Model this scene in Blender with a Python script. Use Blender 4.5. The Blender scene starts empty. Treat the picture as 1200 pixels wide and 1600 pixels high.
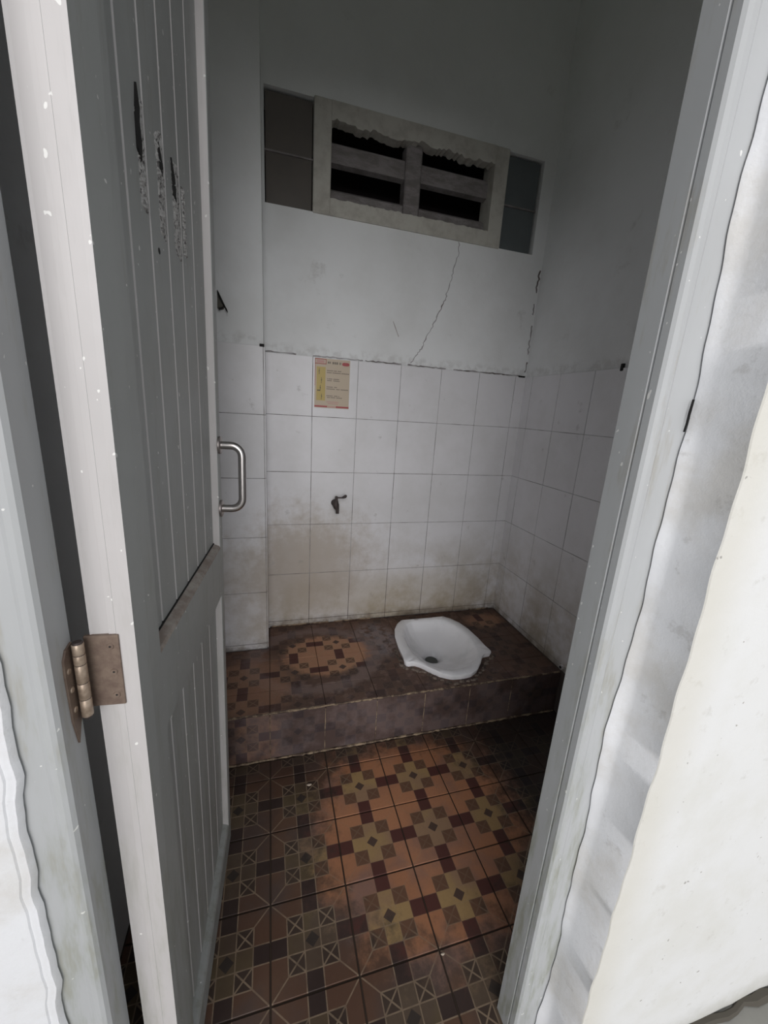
import bpy, bmesh, math, random
import numpy as np
from mathutils import Vector, Matrix
random.seed(7)
scene = bpy.context.scene
C = scene.collection

# ------------------------------------------------------------------ camera
cam_d = bpy.data.cameras.new('camera'); cam = bpy.data.objects.new('camera', cam_d); C.objects.link(cam)
cam_d.sensor_fit = 'HORIZONTAL'; cam_d.sensor_width = 36.0; cam_d.lens = 615.66 / 1200 * 36
cam_d.clip_start = 0.01
cam.matrix_world = (Matrix.Translation((0.02163, -1.82110, 1.27857)) @ Matrix.Rotation(-0.288302, 4, 'Z')
                    @ Matrix.Rotation(math.pi / 2 - 0.252656, 4, 'X') @ Matrix.Rotation(0.063887, 4, 'Z'))
scene.camera = cam

# ------------------------------------------------------------------ world: overcast daylight
w = bpy.data.worlds.new('world'); scene.world = w; w.use_nodes = True
nt = w.node_tree; nt.nodes.clear()
wo = nt.nodes.new('ShaderNodeOutputWorld'); wb = nt.nodes.new('ShaderNodeBackground')
tc = nt.nodes.new('ShaderNodeTexCoord'); sx = nt.nodes.new('ShaderNodeSeparateXYZ'); rp = nt.nodes.new('ShaderNodeValToRGB')
nt.links.new(tc.outputs['Generated'], sx.inputs[0]); nt.links.new(sx.outputs['Z'], rp.inputs[0])
rp.color_ramp.elements[0].position = 0.0; rp.color_ramp.elements[0].color = (0.62, 0.66, 0.68, 1)
rp.color_ramp.elements[1].position = 1.0; rp.color_ramp.elements[1].color = (1.0, 1.02, 1.05, 1)
nt.links.new(rp.outputs[0], wb.inputs[0]); wb.inputs[1].default_value = 0.7
nt.links.new(wb.outputs[0], wo.inputs[0])
scene.view_settings.view_transform = 'Standard'; scene.view_settings.look = 'None'
scene.view_settings.exposure = 0.0; scene.view_settings.gamma = 1.0; scene.view_settings.use_curve_mapping = False
scene.cycles.diffuse_bounces = 8; scene.cycles.max_bounces = 12
sun_d = bpy.data.lights.new('hazy_daylight', 'SUN'); sun_d.energy = 2.5; sun_d.angle = math.radians(52); sun_d.color = (1.0, .98, .97)
sun = bpy.data.objects.new('hazy_daylight', sun_d); C.objects.link(sun)
SA, SE = math.radians(13), math.radians(10)
sun_dir = Vector((math.sin(SA) * math.cos(SE), math.cos(SA) * math.cos(SE), -math.sin(SE)))
sun.rotation_euler = sun_dir.to_track_quat('-Z', 'Y').to_euler(); sun.location = (-.6, -4, 2.2)
# light portal in the doorway (only guides sampling of the sky)
pl = bpy.data.lights.new('doorway_portal', 'AREA'); pl.shape = 'RECTANGLE'; pl.size = 0.72; pl.size_y = 2.12
pl.cycles.is_portal = True
po = bpy.data.objects.new('doorway_portal', pl); C.objects.link(po)
po.location = (0.155, -1.40, 1.06); po.rotation_euler = (math.pi / 2, 0, 0)

# ------------------------------------------------------------------ materials
class N:
    """tiny wrapper to write node maths"""
    def __init__(s, nt): s.nt = nt
    def val(s, v):
        n = s.nt.nodes.new('ShaderNodeValue'); n.outputs[0].default_value = v; return n.outputs[0]
    def m(s, op, a, b=None, c=None, clamp=False):
        n = s.nt.nodes.new('ShaderNodeMath'); n.operation = op; n.use_clamp = clamp
        for i, v in enumerate((a, b, c)):
            if v is None: continue
            if isinstance(v, (int, float)): n.inputs[i].default_value = v
            else: s.nt.links.new(v, n.inputs[i])
        return n.outputs[0]
    def step(s, x, lo, hi):
        n = s.nt.nodes.new('ShaderNodeMapRange'); n.interpolation_type = 'SMOOTHSTEP'
        s.nt.links.new(x, n.inputs[0]); n.inputs[1].default_value = lo; n.inputs[2].default_value = hi
        return n.outputs[0]
    def noise(s, vec, scale, detail=4, rough=.55, sc=None):
        if sc is not None:
            mp = s.nt.nodes.new('ShaderNodeMapping'); mp.inputs['Scale'].default_value = sc; s.nt.links.new(vec, mp.inputs[0]); vec = mp.outputs[0]
        n = s.nt.nodes.new('ShaderNodeTexNoise'); n.inputs['Scale'].default_value = scale
        n.inputs['Detail'].default_value = detail; n.inputs['Roughness'].default_value = rough
        s.nt.links.new(vec, n.inputs['Vector']); return n.outputs[0]
    def mix(s, f, a, b):
        n = s.nt.nodes.new('ShaderNodeMix'); n.data_type = 'RGBA'
        for sock, v in ((n.inputs[0], f), (n.inputs[6], a), (n.inputs[7], b)):
            if isinstance(v, (int, float)): sock.default_value = v
            elif isinstance(v, tuple): sock.default_value = (*v, 1)
            else: s.nt.links.new(v, sock)
        return n.outputs[2]
    def mul(s, f, a, b):
        n = s.nt.nodes.new('ShaderNodeMix'); n.data_type = 'RGBA'; n.blend_type = 'MULTIPLY'
        for sock, v in ((n.inputs[0], f), (n.inputs[6], a), (n.inputs[7], b)):
            if isinstance(v, (int, float)): sock.default_value = v
            elif isinstance(v, tuple): sock.default_value = (*v, 1)
            else: s.nt.links.new(v, sock)
        return n.outputs[2]
    def pos(s):
        g = s.nt.nodes.new('ShaderNodeNewGeometry'); return g.outputs['Position']
    def sep(s, v):
        n = s.nt.nodes.new('ShaderNodeSeparateXYZ'); s.nt.links.new(v, n.inputs[0]); return n.outputs
    def bump(s, h, strength, dist, b):
        n = s.nt.nodes.new('ShaderNodeBump'); n.inputs['Strength'].default_value = strength; n.inputs['Distance'].default_value = dist
        s.nt.links.new(h, n.inputs['Height']); s.nt.links.new(n.outputs[0], b.inputs['Normal'])

def mat(name, rough=.6, metal=0.0, color=(.5, .5, .5), spec=.5):
    m = bpy.data.materials.new(name); m.use_nodes = True
    b = m.node_tree.nodes['Principled BSDF']
    b.inputs['Base Color'].default_value = (*color, 1); b.inputs['Roughness'].default_value = rough
    b.inputs['Metallic'].default_value = metal; b.inputs['Specular IOR Level'].default_value = spec
    return m, b, N(m.node_tree)
def setc(m, b, col): m.node_tree.links.new(col, b.inputs['Base Color'])
def setr(m, b, r): m.node_tree.links.new(r, b.inputs['Roughness'])

def ellipse(n, xyz, cx, cy, rx, ry, wob, amt, ax=0, ay=1):
    """0 at the centre, 1 on the rim of an ellipse in two of the three axes, wobbled by noise"""
    a = n.m('DIVIDE', n.m('SUBTRACT', xyz[ax], cx), rx); b_ = n.m('DIVIDE', n.m('SUBTRACT', xyz[ay], cy), ry)
    d = n.m('SQRT', n.m('ADD', n.m('MULTIPLY', a, a), n.m('MULTIPLY', b_, b_)))
    return n.m('ADD', d, n.m('MULTIPLY', n.m('SUBTRACT', wob, .5), amt))

# interior wall paint
M = {}
m, b, n = mat('wall_paint', .75, spec=.3)
p = n.pos(); n1 = n.noise(p, 2.2, 5, .6); n2 = n.noise(p, 28, 4, .6); n3 = n.noise(p, 7, 6, .7)
c = n.mix(n.step(n1, .38, .68), (.80, .815, .83), (.72, .73, .735))
c = n.mix(n.m('MULTIPLY', n.step(n3, .60, .75), .35), c, (.33, .31, .29))
xyz = n.sep(p)
band = n.m('MULTIPLY', n.m('SUBTRACT', 1, n.step(n.m('ABSOLUTE', n.m('SUBTRACT', xyz[2], 1.50)), .005, .035)), n.step(n2, .42, .62))
c = n.mix(n.m('MULTIPLY', band, .22), c, (.26, .24, .22))
c = n.mix(n.m('MULTIPLY', n.step(xyz[2], 1.7, 2.9), .5), c, (.74, .78, .72))
setc(m, b, c); n.bump(n2, .15, .01, b); M['wall'] = m

# white glazed wall tiles with brownish grime low down
m, b, n = mat('white_wall_tile', .3, spec=.45)
p = n.pos(); xyz = n.sep(p); n1 = n.noise(p, 3.2, 6, .65); n2 = n.noise(p, 16, 5, .65); n3 = n.noise(p, 60, 2, .5)
c = n.mix(n.step(n1, .35, .7), (.76, .755, .785), (.68, .675, .69))
low = n.m('SUBTRACT', 1, n.step(xyz[2], .20, .78))
g = n.m('MULTIPLY', low, n.step(n.m('ADD', n1, n.m('MULTIPLY', n2, .35)), .50, .82), clamp=True)
c = n.mix(n.m('MULTIPLY', g, .9), c, (.38, .32, .235))
e = ellipse(n, xyz, .18, .52, .42, .34, n2, 1.3, 0, 2)
c = n.mix(n.m('MULTIPLY', n.m('SUBTRACT', 1, n.step(e, .3, 1.15)), .75), c, (.40, .34, .28))
e = ellipse(n, xyz, .75, .28, .5, .22, n1, 1.0, 0, 2)
c = n.mix(n.m('MULTIPLY', n.m('SUBTRACT', 1, n.step(e, .35, 1.1)), .5), c, (.42, .35, .25))
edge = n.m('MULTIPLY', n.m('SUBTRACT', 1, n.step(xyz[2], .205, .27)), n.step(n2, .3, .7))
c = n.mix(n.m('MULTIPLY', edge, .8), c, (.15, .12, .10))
c = n.mix(n.m('MULTIPLY', n.step(n2, .63, .72), .35), c, (.30, .28, .27))
setc(m, b, c); setr(m, b, n.m('ADD', .28, n.m('MULTIPLY', n2, .25))); n.bump(n1, .05, .01, b); M['tile'] = m

m, b, n = mat('wall_grout', .9, color=(.18, .16, .15))
p = n.pos(); n1 = n.noise(p, 9, 4, .6); xyz = n.sep(p)
c = n.mix(n.step(n1, .42, .62), (.40, .39, .40), (.12, .10, .095)); 
c = n.mix(n.m('SUBTRACT', 1, n.step(xyz[2], .25, .6)), c, (.10, .08, .07)); setc(m, b, c); M['grout'] = m

# patterned floor tile (5 x 5 cells printed on each tile; its UV runs -2.5 .. 2.5)
def pattern_tile(name, platform):
    m, b, n = mat(name, .5, spec=.35)
    uv = m.node_tree.nodes.new('ShaderNodeUVMap'); uv.uv_map = 'cells'
    u = n.sep(uv.outputs[0]); a = n.m('ABSOLUTE', u[0]); bb = n.m('ABSOLUTE', u[1])
    p = n.pos(); xyz = n.sep(p)
    n1 = n.noise(p, 6.5, 3, .5); n2 = n.noise(p, 24, 5, .65); n3 = n.noise(p, 3.0, 5, .6); n4 = n.noise(p, 130, 2, .5)
    a0 = n.m('LESS_THAN', a, .5); b0 = n.m('LESS_THAN', bb, .5)
    a2 = n.m('GREATER_THAN', a, 1.5); b2 = n.m('GREATER_THAN', bb, 1.5)
    mid_a = n.m('MULTIPLY', n.m('SUBTRACT', 1, a0), n.m('SUBTRACT', 1, a2)); mid_b = n.m('MULTIPLY', n.m('SUBTRACT', 1, b0), n.m('SUBTRACT', 1, b2))
    orange = n.mix(n.step(n1, .40, .60), (.44, .195, .10), (.30, .165, .125))
    orange = n.mix(n.step(n3, .45, .62), orange, (.50, .225, .115))
    if platform: orange = (.50, .26, .155)
    yellow = n.mix(n.step(n1, .4, .6), (.42, .27, .12), (.36, .22, .13)) if not platform else (.50, .27, .16)
    col = orange
    ysel = n.m('MAXIMUM', n.m('MULTIPLY', a0, mid_b), n.m('MULTIPLY', b0, mid_a)); ysel = n.m('MAXIMUM', ysel, n.m('MULTIPLY', a0, b0))
    col = n.mix(ysel, col, yellow)
    rsel = n.m('MAXIMUM', n.m('MULTIPLY', a0, b2), n.m('MULTIPLY', b0, a2)); col = n.mix(rsel, col, (.105, .035, .028))
    dia = n.m('LESS_THAN', n.m('ADD', a, bb), .43); col = n.mix(dia, col, (.10, .06, .045))
    xs = n.m('MULTIPLY', mid_a, mid_b); col = n.mix(xs, col, (.17, .085, .05))
    d1 = n.m('ABSOLUTE', n.m('SUBTRACT', a, bb)); d2 = n.m('ABSOLUTE', n.m('SUBTRACT', n.m('ADD', a, bb), 2.0))
    xl = n.m('MULTIPLY', xs, n.m('LESS_THAN', n.m('MINIMUM', d1, d2), .06))
    dl = n.m('MULTIPLY', n.m('MULTIPLY', a2, b2), n.m('LESS_THAN', d1, .055))
    la = n.m('MULTIPLY', n.m('LESS_THAN', n.m('ABSOLUTE', n.m('SUBTRACT', a, 1.5)), .035), n.m('LESS_THAN', bb, 1.5))
    lb = n.m('MULTIPLY', n.m('LESS_THAN', n.m('ABSOLUTE', n.m('SUBTRACT', bb, 1.5)), .035), n.m('LESS_THAN', a, 1.5))
    lc = n.m('LESS_THAN', n.m('ABSOLUTE', n.m('SUBTRACT', a, .5)), .035); ld = n.m('LESS_THAN', n.m('ABSOLUTE', n.m('SUBTRACT', bb, .5)), .035)
    line = n.m('MAXIMUM', n.m('MAXIMUM', la, lb), n.m('MAXIMUM', lc, ld)); line = n.m('MAXIMUM', line, n.m('MAXIMUM', xl, dl))
    if not platform:
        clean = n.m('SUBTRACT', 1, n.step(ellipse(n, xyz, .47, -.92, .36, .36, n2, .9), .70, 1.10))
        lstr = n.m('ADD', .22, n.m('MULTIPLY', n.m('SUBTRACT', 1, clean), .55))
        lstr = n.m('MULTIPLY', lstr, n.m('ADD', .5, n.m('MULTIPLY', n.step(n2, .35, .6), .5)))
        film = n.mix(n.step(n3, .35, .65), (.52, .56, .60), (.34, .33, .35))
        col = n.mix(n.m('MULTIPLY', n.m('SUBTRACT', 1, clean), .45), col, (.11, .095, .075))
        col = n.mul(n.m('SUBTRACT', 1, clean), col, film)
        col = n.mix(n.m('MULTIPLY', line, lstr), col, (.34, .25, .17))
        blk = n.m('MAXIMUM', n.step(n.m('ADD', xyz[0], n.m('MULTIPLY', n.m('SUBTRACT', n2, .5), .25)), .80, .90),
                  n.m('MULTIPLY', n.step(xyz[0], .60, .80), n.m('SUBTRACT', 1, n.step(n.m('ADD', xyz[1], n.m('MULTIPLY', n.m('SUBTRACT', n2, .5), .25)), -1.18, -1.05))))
        col = n.mix(n.m('MULTIPLY', blk, .74), col, (.022, .019, .02))  # dark right side: grime with the jamb's shade painted into the tile colour
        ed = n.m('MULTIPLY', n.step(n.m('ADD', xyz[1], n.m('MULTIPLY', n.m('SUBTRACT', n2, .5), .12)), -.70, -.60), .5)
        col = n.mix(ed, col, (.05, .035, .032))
    else:
        e1 = n.m('SUBTRACT', 1, n.step(ellipse(n, xyz, .255, -.275, .20, .15, n2, .55), .80, 1.08))
        e2 = n.m('MULTIPLY', n.m('SUBTRACT', 1, n.step(ellipse(n, xyz, -.05, -.42, .18, .2, n2, .9), .55, 1.1)), .45)
        e3 = n.m('MULTIPLY', n.m('SUBTRACT', 1, n.step(ellipse(n, xyz, 1.13, -.12, .13, .08, n2, .9), .5, 1.1)), .55)
        clean = n.m('MAXIMUM', n.m('MAXIMUM', e1, e2), e3)
        film = n.mix(n.step(n3, .42, .60), (.11, .062, .048), (.055, .037, .034))
        film = n.mix(n.m('MULTIPLY', n.step(n2, .50, .62), .7), film, (.17, .115, .10))
        film = n.mix(n.m('MULTIPLY', n.step(n.noise(p, 11, 6, .7), .54, .66), .75), film, (.030, .020, .019))
        grey = n.m('SUBTRACT', 1, n.step(ellipse(n, xyz, .50, -.20, .13, .17, n2, 1.0), .6, 1.1))
        film = n.mix(n.m('MULTIPLY', grey, n.step(n2, .38, .55)), film, (.24, .205, .21))
        ring = n.m('SUBTRACT', 1, n.step(n.m('ABSOLUTE', n.m('SUBTRACT', ellipse(n, xyz, .20, -.29, .24, .19, n2, .5), 1.1)), .05, .22))
        film = n.mix(n.m('MULTIPLY', ring, .7), film, (.22, .17, .165))
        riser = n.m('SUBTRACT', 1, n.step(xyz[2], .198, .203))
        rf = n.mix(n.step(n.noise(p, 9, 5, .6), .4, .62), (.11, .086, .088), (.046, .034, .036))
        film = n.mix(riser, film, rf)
        cov = n.m('SUBTRACT', n.m('ADD', .87, n.m('MULTIPLY', riser, .06)), n.m('MULTIPLY', clean, .82))
        col = n.mix(n.m('MULTIPLY', line, .5), col, (.50, .33, .21))
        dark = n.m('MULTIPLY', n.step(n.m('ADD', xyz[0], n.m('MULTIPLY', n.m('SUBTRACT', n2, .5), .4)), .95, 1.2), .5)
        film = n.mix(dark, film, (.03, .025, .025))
        col = n.mix(cov, col, film)
    col = n.mix(n.m('MULTIPLY', n4, .18), col, (.05, .04, .035))
    setc(m, b, col); setr(m, b, n.m('ADD', .38, n.m('MULTIPLY', n2, .4))); n.bump(n2, .12, .004, b)
    return m
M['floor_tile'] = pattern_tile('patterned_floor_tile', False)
M['plat_tile'] = pattern_tile('grimy_platform_tile', True)
m, b, n = mat('floor_grout', .9); n1 = n.noise(n.pos(), 14, 4); setc(m, b, n.mix(n1, (.035, .022, .016), (.075, .05, .035))); M['fgrout'] = m
m, b, n = mat('grimy_bed', .9, color=(.11, .075, .058)); M['bed'] = m
m, b, n = mat('cream_grout', .85); n1 = n.noise(n.pos(), 22, 5, .7); setc(m, b, n.mix(n.step(n1, .42, .58), (.32, .24, .16), (.09, .06, .045))); M['cream'] = m

# painted timber of door and frame
def paint(name, base, dirt, fleck, streak=.35):
    m, b, n = mat(name, .42, spec=.5)
    p = n.pos(); n1 = n.noise(p, 3, 5, .6, sc=(1, 1, .35)); n2 = n.noise(p, 30, 5, .65); n3 = n.noise(p, 110, 1.5, .4, sc=(1, 1, .8)); n5 = n.noise(p, 14, 4, .7, sc=(3, 3, .5))
    c = n.mix(n.step(n1, .35, .7), base, tuple(v * .86 for v in base))
    c = n.mix(n.m('MULTIPLY', n.step(n5, .52, .72), streak), c, dirt)
    c = n.mix(n.m('MULTIPLY', n.step(n3, .745, .765), fleck), c, (.85, .84, .82))
    xyz = n.sep(p); gr = n.m('MULTIPLY', n.m('SUBTRACT', 1, n.step(xyz[2], .1, 1.3)), n.step(n5, .40, .66))
    c = n.mul(n.m('MULTIPLY', gr, streak), c, (.62, .66, .52))
    setc(m, b, c); setr(m, b, n.m('ADD', .35, n.m('MULTIPLY', n2, .2))); n.bump(n2, .08, .003, b)
    return m
M['door'] = paint('grey_door_paint', (.38, .39, .385), (.28, .27, .245), .8)
M['door_edge_lit'] = paint('worn_lit_door_edge', (.575, .55, .548), (.45, .43, .42), .9)  # worn hinge edge; on steps and grooves it paints in the doorway light
M['frame'] = paint('grey_frame_paint', (.50, .51, .52), (.37, .35, .31), .8, .6)
# outside plaster
m, b, n = mat('outer_plaster', .7, spec=.3)
p = n.pos(); n1 = n.noise(p, 5, 6, .65); n2 = n.noise(p, 26, 5, .7); xyz = n.sep(p); n3 = n.noise(p, 60, 2, .5)
c = n.mix(n.step(n1, .40, .68), (.80, .80, .80), (.75, .745, .72))
c = n.mix(n.m('MULTIPLY', n.step(n2, .60, .72), .3), c, (.50, .48, .43))
# yellowish dirt hugging the corner edge of the wall
cx = n.m('SUBTRACT', 1, n.step(n.m('ADD', xyz[0], n.m('MULTIPLY', n.m('SUBTRACT', n1, .5), .10)), .575, .65))
c = n.mix(n.m('MULTIPLY', cx, .4), c, (.66, .62, .52))
c = n.mix(n.m('MULTIPLY', n.m('SUBTRACT', 1, n.step(n.m('ADD', xyz[2], n.m('MULTIPLY', n2, .08)), .04, .13)), .5), c, (.42, .41, .35))
c = n.mix(n.step(n3, .74, .77), c, (.42, .40, .38))
setc(m, b, c); n.bump(n2, .25, .006, b); M['plaster'] = m
m, b, n = mat('jamb_plaster', .55, spec=.4)
p = n.pos(); n1 = n.noise(p, 7, 6, .65); n2 = n.noise(p, 22, 5, .7)
c = n.mix(n.step(n1, .42, .68), (.78, .785, .81), (.68, .665, .65)); c = n.mix(n.m('MULTIPLY', n.step(n2, .60, .70), .35), c, (.42, .40, .38))
setc(m, b, c); n.bump(n2, .3, .006, b); M['jamb'] = m
m, b, n = mat('cement', .9); n1 = n.noise(n.pos(), 9, 6, .6); setc(m, b, n.mix(n1, (.24, .235, .21), (.34, .33, .31))); M['cement'] = m
m, b, n = mat('dirt', .95, color=(.09, .08, .065)); M['dirt'] = m
m, b, n = mat('cement_scum', .9); n1 = n.noise(n.pos(), 60, 4, .7); setc(m, b, n.mix(n.step(n1, .4, .6), (.07, .052, .042), (.21, .165, .135))); M['spill'] = m
m, b, n = mat('ledge_dust', .9); n1 = n.noise(n.pos(), 25, 5, .7); setc(m, b, n.mix(n.step(n1, .35, .6), (.42, .385, .35), (.29, .24, .21))); M['dust'] = m
m, b, n = mat('black_gap', .9, color=(.012, .011, .011)); M['black'] = m
# vent
m, b, n = mat('old_concrete', .9); n1 = n.noise(n.pos(), 12, 6, .7, sc=(1, 1, 3)); setc(m, b, n.mix(n.step(n1, .35, .65), (.27, .25, .25), (.17, .155, .15))); n.bump(n1, .4, .01, b); M['concrete'] = m
m, b, n = mat('dark_brown_interior', .95, color=(.022, .015, .017)); M['ventdark'] = m
def glassblock(name, c1, c2):
    m, b, n = mat(name, .28, spec=.5); p = n.pos(); n1 = n.noise(p, 9, 4, .6); setc(m, b, n.mix(n1, c1, c2))
    n.bump(n.noise(p, 14, 2, .5), .25, .01, b); b.inputs['Coat Weight'].default_value = .3; return m
M['glass_a'] = glassblock('brown_glass_block', (.10, .095, .088), (.15, .13, .115))
M['glass_b'] = glassblock('blue_glass_block', (.08, .095, .10), (.12, .135, .14))
m, b, n = mat('vent_frame_paint', .7); n1 = n.noise(n.pos(), 14, 5, .65); setc(m, b, n.mix(n.step(n1, .4, .7), (.52, .51, .46), (.40, .38, .34))); M['vent'] = m
# ceramics / metals
m, b, n = mat('white_ceramic', .16, spec=.5); p = n.pos(); n1 = n.noise(p, 10, 4, .6); c = n.mix(n.step(n1, .5, .8), (.90, .90, .93), (.76, .78, .80)); setc(m, b, c); b.inputs['Coat Weight'].default_value = .2; M['ceramic'] = m
m, b, n = mat('drain_water', .06, color=(.07, .08, .08)); M['water'] = m
m, b, n = mat('brushed_steel', .28, 1.0); n1 = n.noise(n.pos(), 60, 3, .6, sc=(1, 1, .2)); setc(m, b, n.mix(n1, (.52, .49, .48), (.66, .63, .62))); M['steel'] = m
m, b, n = mat('steel_flange', .4, 1.0, (.42, .38, .37)); M['flange'] = m
m, b, n = mat('hinge_leaf_brown', .6, .15); p = n.pos(); n1 = n.noise(p, 70, 5, .65); setc(m, b, n.mix(n.step(n1, .35, .7), (.205, .15, .115), (.14, .095, .075))); n.bump(n1, .3, .002, b); M['leaf'] = m
m, b, n = mat('hinge_barrel_brass', .4, .45); n1 = n.noise(n.pos(), 90, 4); setc(m, b, n.mix(n.step(n1, .35, .7), (.52, .41, .32), (.32, .24, .18))); M['barrel'] = m
m, b, n = mat('corroded_tap', .6, .3); n1 = n.noise(n.pos(), 90, 4); setc(m, b, n.mix(n1, (.035, .027, .027), (.085, .065, .062))); M['tapm'] = m
m, b, n = mat('hook_black', .5, .5, (.018, .017, .016)); M['hook'] = m
m, b, n = mat('hook_brown', .6, .1, (.085, .078, .06)); M['hookplate'] = m
m, b, n = mat('white_plastic', .4, color=(.6, .57, .58)); M['plastic'] = m
m, b, n = mat('scuffed_foil', .5, .05); p = n.pos(); n1 = n.noise(p, 160, 5, .75); setc(m, b, n.mix(n.step(n1, .40, .50), (.11, .10, .10), (.62, .61, .60))); n.bump(n1, .9, .006, b); M['foil'] = m
for k, c in dict(paper=(.50, .41, .31), s_yellow=(.46, .34, .09), s_red=(.36, .045, .05), s_pink=(.50, .26, .24), s_black=(.035, .028, .015), s_ink=(.16, .13, .10), s_brown=(.20, .12, .09)).items():
    M[k] = mat('sticker_' + k.replace('s_', ''), .45, color=c)[0]
M['chip'] = mat('cream_chip', .6, color=(.62, .52, .42))[0]

# ------------------------------------------------------------------ geometry helpers
def tag(o, label=None, cat=None, kind=None, group=None):
    if label: o['label'] = label
    if cat: o['category'] = cat
    if kind: o['kind'] = kind
    if group: o['group'] = group
    return o
class MB:
    def __init__(s): s.v = []; s.f = []
    def box(s, x0, y0, z0, x1, y1, z1, bev=0):
        """box with chamfered edges when bev > 0"""
        bm = bmesh.new(); bmesh.ops.create_cube(bm, size=1)
        for v in bm.verts: v.co = Vector((x0 + (v.co.x + .5) * (x1 - x0), y0 + (v.co.y + .5) * (y1 - y0), z0 + (v.co.z + .5) * (z1 - z0)))
        if bev: bmesh.ops.bevel(bm, geom=bm.edges[:], offset=bev, segments=1, affect='EDGES')
        s.bm(bm); return s
    def bm(s, bm):
        k = len(s.v); bm.verts.index_update()
        s.v += [tuple(v.co) for v in bm.verts]; s.f += [tuple(k + v.index for v in f.verts) for f in bm.faces]; bm.free()
    def poly(s, pts, ax, d0, d1):
        """prism: 2D outline pts extruded along axis ax (0,1,2) from d0 to d1"""
        k = len(s.v); nn = len(pts)
        for d in (d0, d1):
            for (a, b_) in pts: s.v.append({0: (d, a, b_), 1: (a, d, b_), 2: (a, b_, d)}[ax])
        s.f.append(tuple(k + i for i in range(nn))[::-1]); s.f.append(tuple(k + nn + i for i in range(nn)))
        for i in range(nn): j = (i + 1) % nn; s.f.append((k + i, k + j, k + nn + j, k + nn + i))
        return s
    def tube(s, pts, r, seg=16, cap=True):
        pts = [Vector(q) for q in pts]; rr = r if isinstance(r, (list, tuple)) else [r] * len(pts); k = len(s.v)
        t0 = (pts[1] - pts[0]).normalized(); up = Vector((0, 0, 1)) if abs(t0.z) < .9 else Vector((1, 0, 0)); nrm = t0.cross(up).normalized()
        for i, q in enumerate(pts):
            t = ((pts[min(i + 1, len(pts) - 1)] - pts[i]).normalized() + (pts[i] - pts[max(i - 1, 0)]).normalized()).normalized()
            nrm = (nrm - t * nrm.dot(t)).normalized(); bi = t.cross(nrm)
            for a in range(seg):
                an = 2 * math.pi * a / seg; s.v.append(tuple(q + (nrm * math.cos(an) + bi * math.sin(an)) * rr[i]))
        for i in range(len(pts) - 1):
            for a in range(seg): b_ = (a + 1) % seg; s.f.append((k + i * seg + a, k + i * seg + b_, k + (i + 1) * seg + b_, k + (i + 1) * seg + a))
        if cap: s.f.append(tuple(k + a for a in range(seg))[::-1]); s.f.append(tuple(k + (len(pts) - 1) * seg + a for a in range(seg)))
        return s
    def build(s, name, material, parent=None, smooth=False, origin=None, fn=None):
        pw = Vector(parent['_w']) if parent is not None and '_w' in parent else Vector((0, 0, 0))
        vs = s.v if fn is None else [tuple(fn(*v)) for v in s.v]
        og = Vector(origin) if origin is not None else pw
        me = bpy.data.meshes.new(name); me.from_pydata([tuple(Vector(v) - og) for v in vs], [], s.f); me.validate()
        bm = bmesh.new(); bm.from_mesh(me); bmesh.ops.recalc_face_normals(bm, faces=bm.faces); bm.to_mesh(me); bm.free()
        me.materials.append(material)
        if smooth:
            for f in me.polygons: f.use_smooth = True
            try: me.set_sharp_from_angle(angle=math.radians(40))
            except Exception: pass
        o = bpy.data.objects.new(name, me); C.objects.link(o); o.location = og - pw; o['_w'] = tuple(og)
        if parent is not None: o.parent = parent
        return o
def empty(name, loc, label=None, cat=None, kind=None, group=None):
    o = bpy.data.objects.new(name, None); C.objects.link(o); o.location = loc; o['_w'] = tuple(loc); o.empty_display_size = .05
    return tag(o, label, cat, kind, group)

XL, XR, ZT = -.33, 1.26, 1.482
HP, PF = .205, -.588
ZC = 3.10
OY, IY = -1.488, -1.355      # outer and inner face of the front wall

# ------------------------------------------------------------------ setting: shell
# back wall with the ventilation opening
VX0, VX1, VZ0, VZ1 = .010, 1.200, 2.018, 2.385
wb_ = MB()
for (x0, x1, z0, z1) in ((XL - .1, VX0, -.05, ZC), (VX1, XR + .1, -.05, ZC), (VX0, VX1, -.05, VZ0), (VX0, VX1, VZ1, ZC)):
    wb_.box(x0, .002, z0, x1, .14, z1)
wall_back = tag(wb_.build('wall_back', M['wall']), 'far wall, painted plaster above white tiles, facing the doorway', kind='structure')
wall_right = tag(MB().box(XR + .002, IY, -.05, XR + .14, .002, ZC).build('wall_right', M['wall']), 'right wall of the toilet room, plaster above white tiles', kind='structure')
wall_left = tag(MB().box(XL - .14, IY, -.05, XL, .002, ZC).build('wall_left', M['wall']), 'left wall hidden behind the open door', kind='structure')
ceiling = tag(MB().box(XL - .14, OY, ZC, XR + .14, .14, ZC + .1).build('ceiling', M['wall']), 'plain ceiling high above the squat toilet', kind='structure')
wall_pier = tag(MB().box(XL, -.178, HP - .0045, 0, .002, ZC).build('wall_pier', M['wall']), 'shallow tiled pier left of the far wall, beside the door edge', kind='structure')

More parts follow.
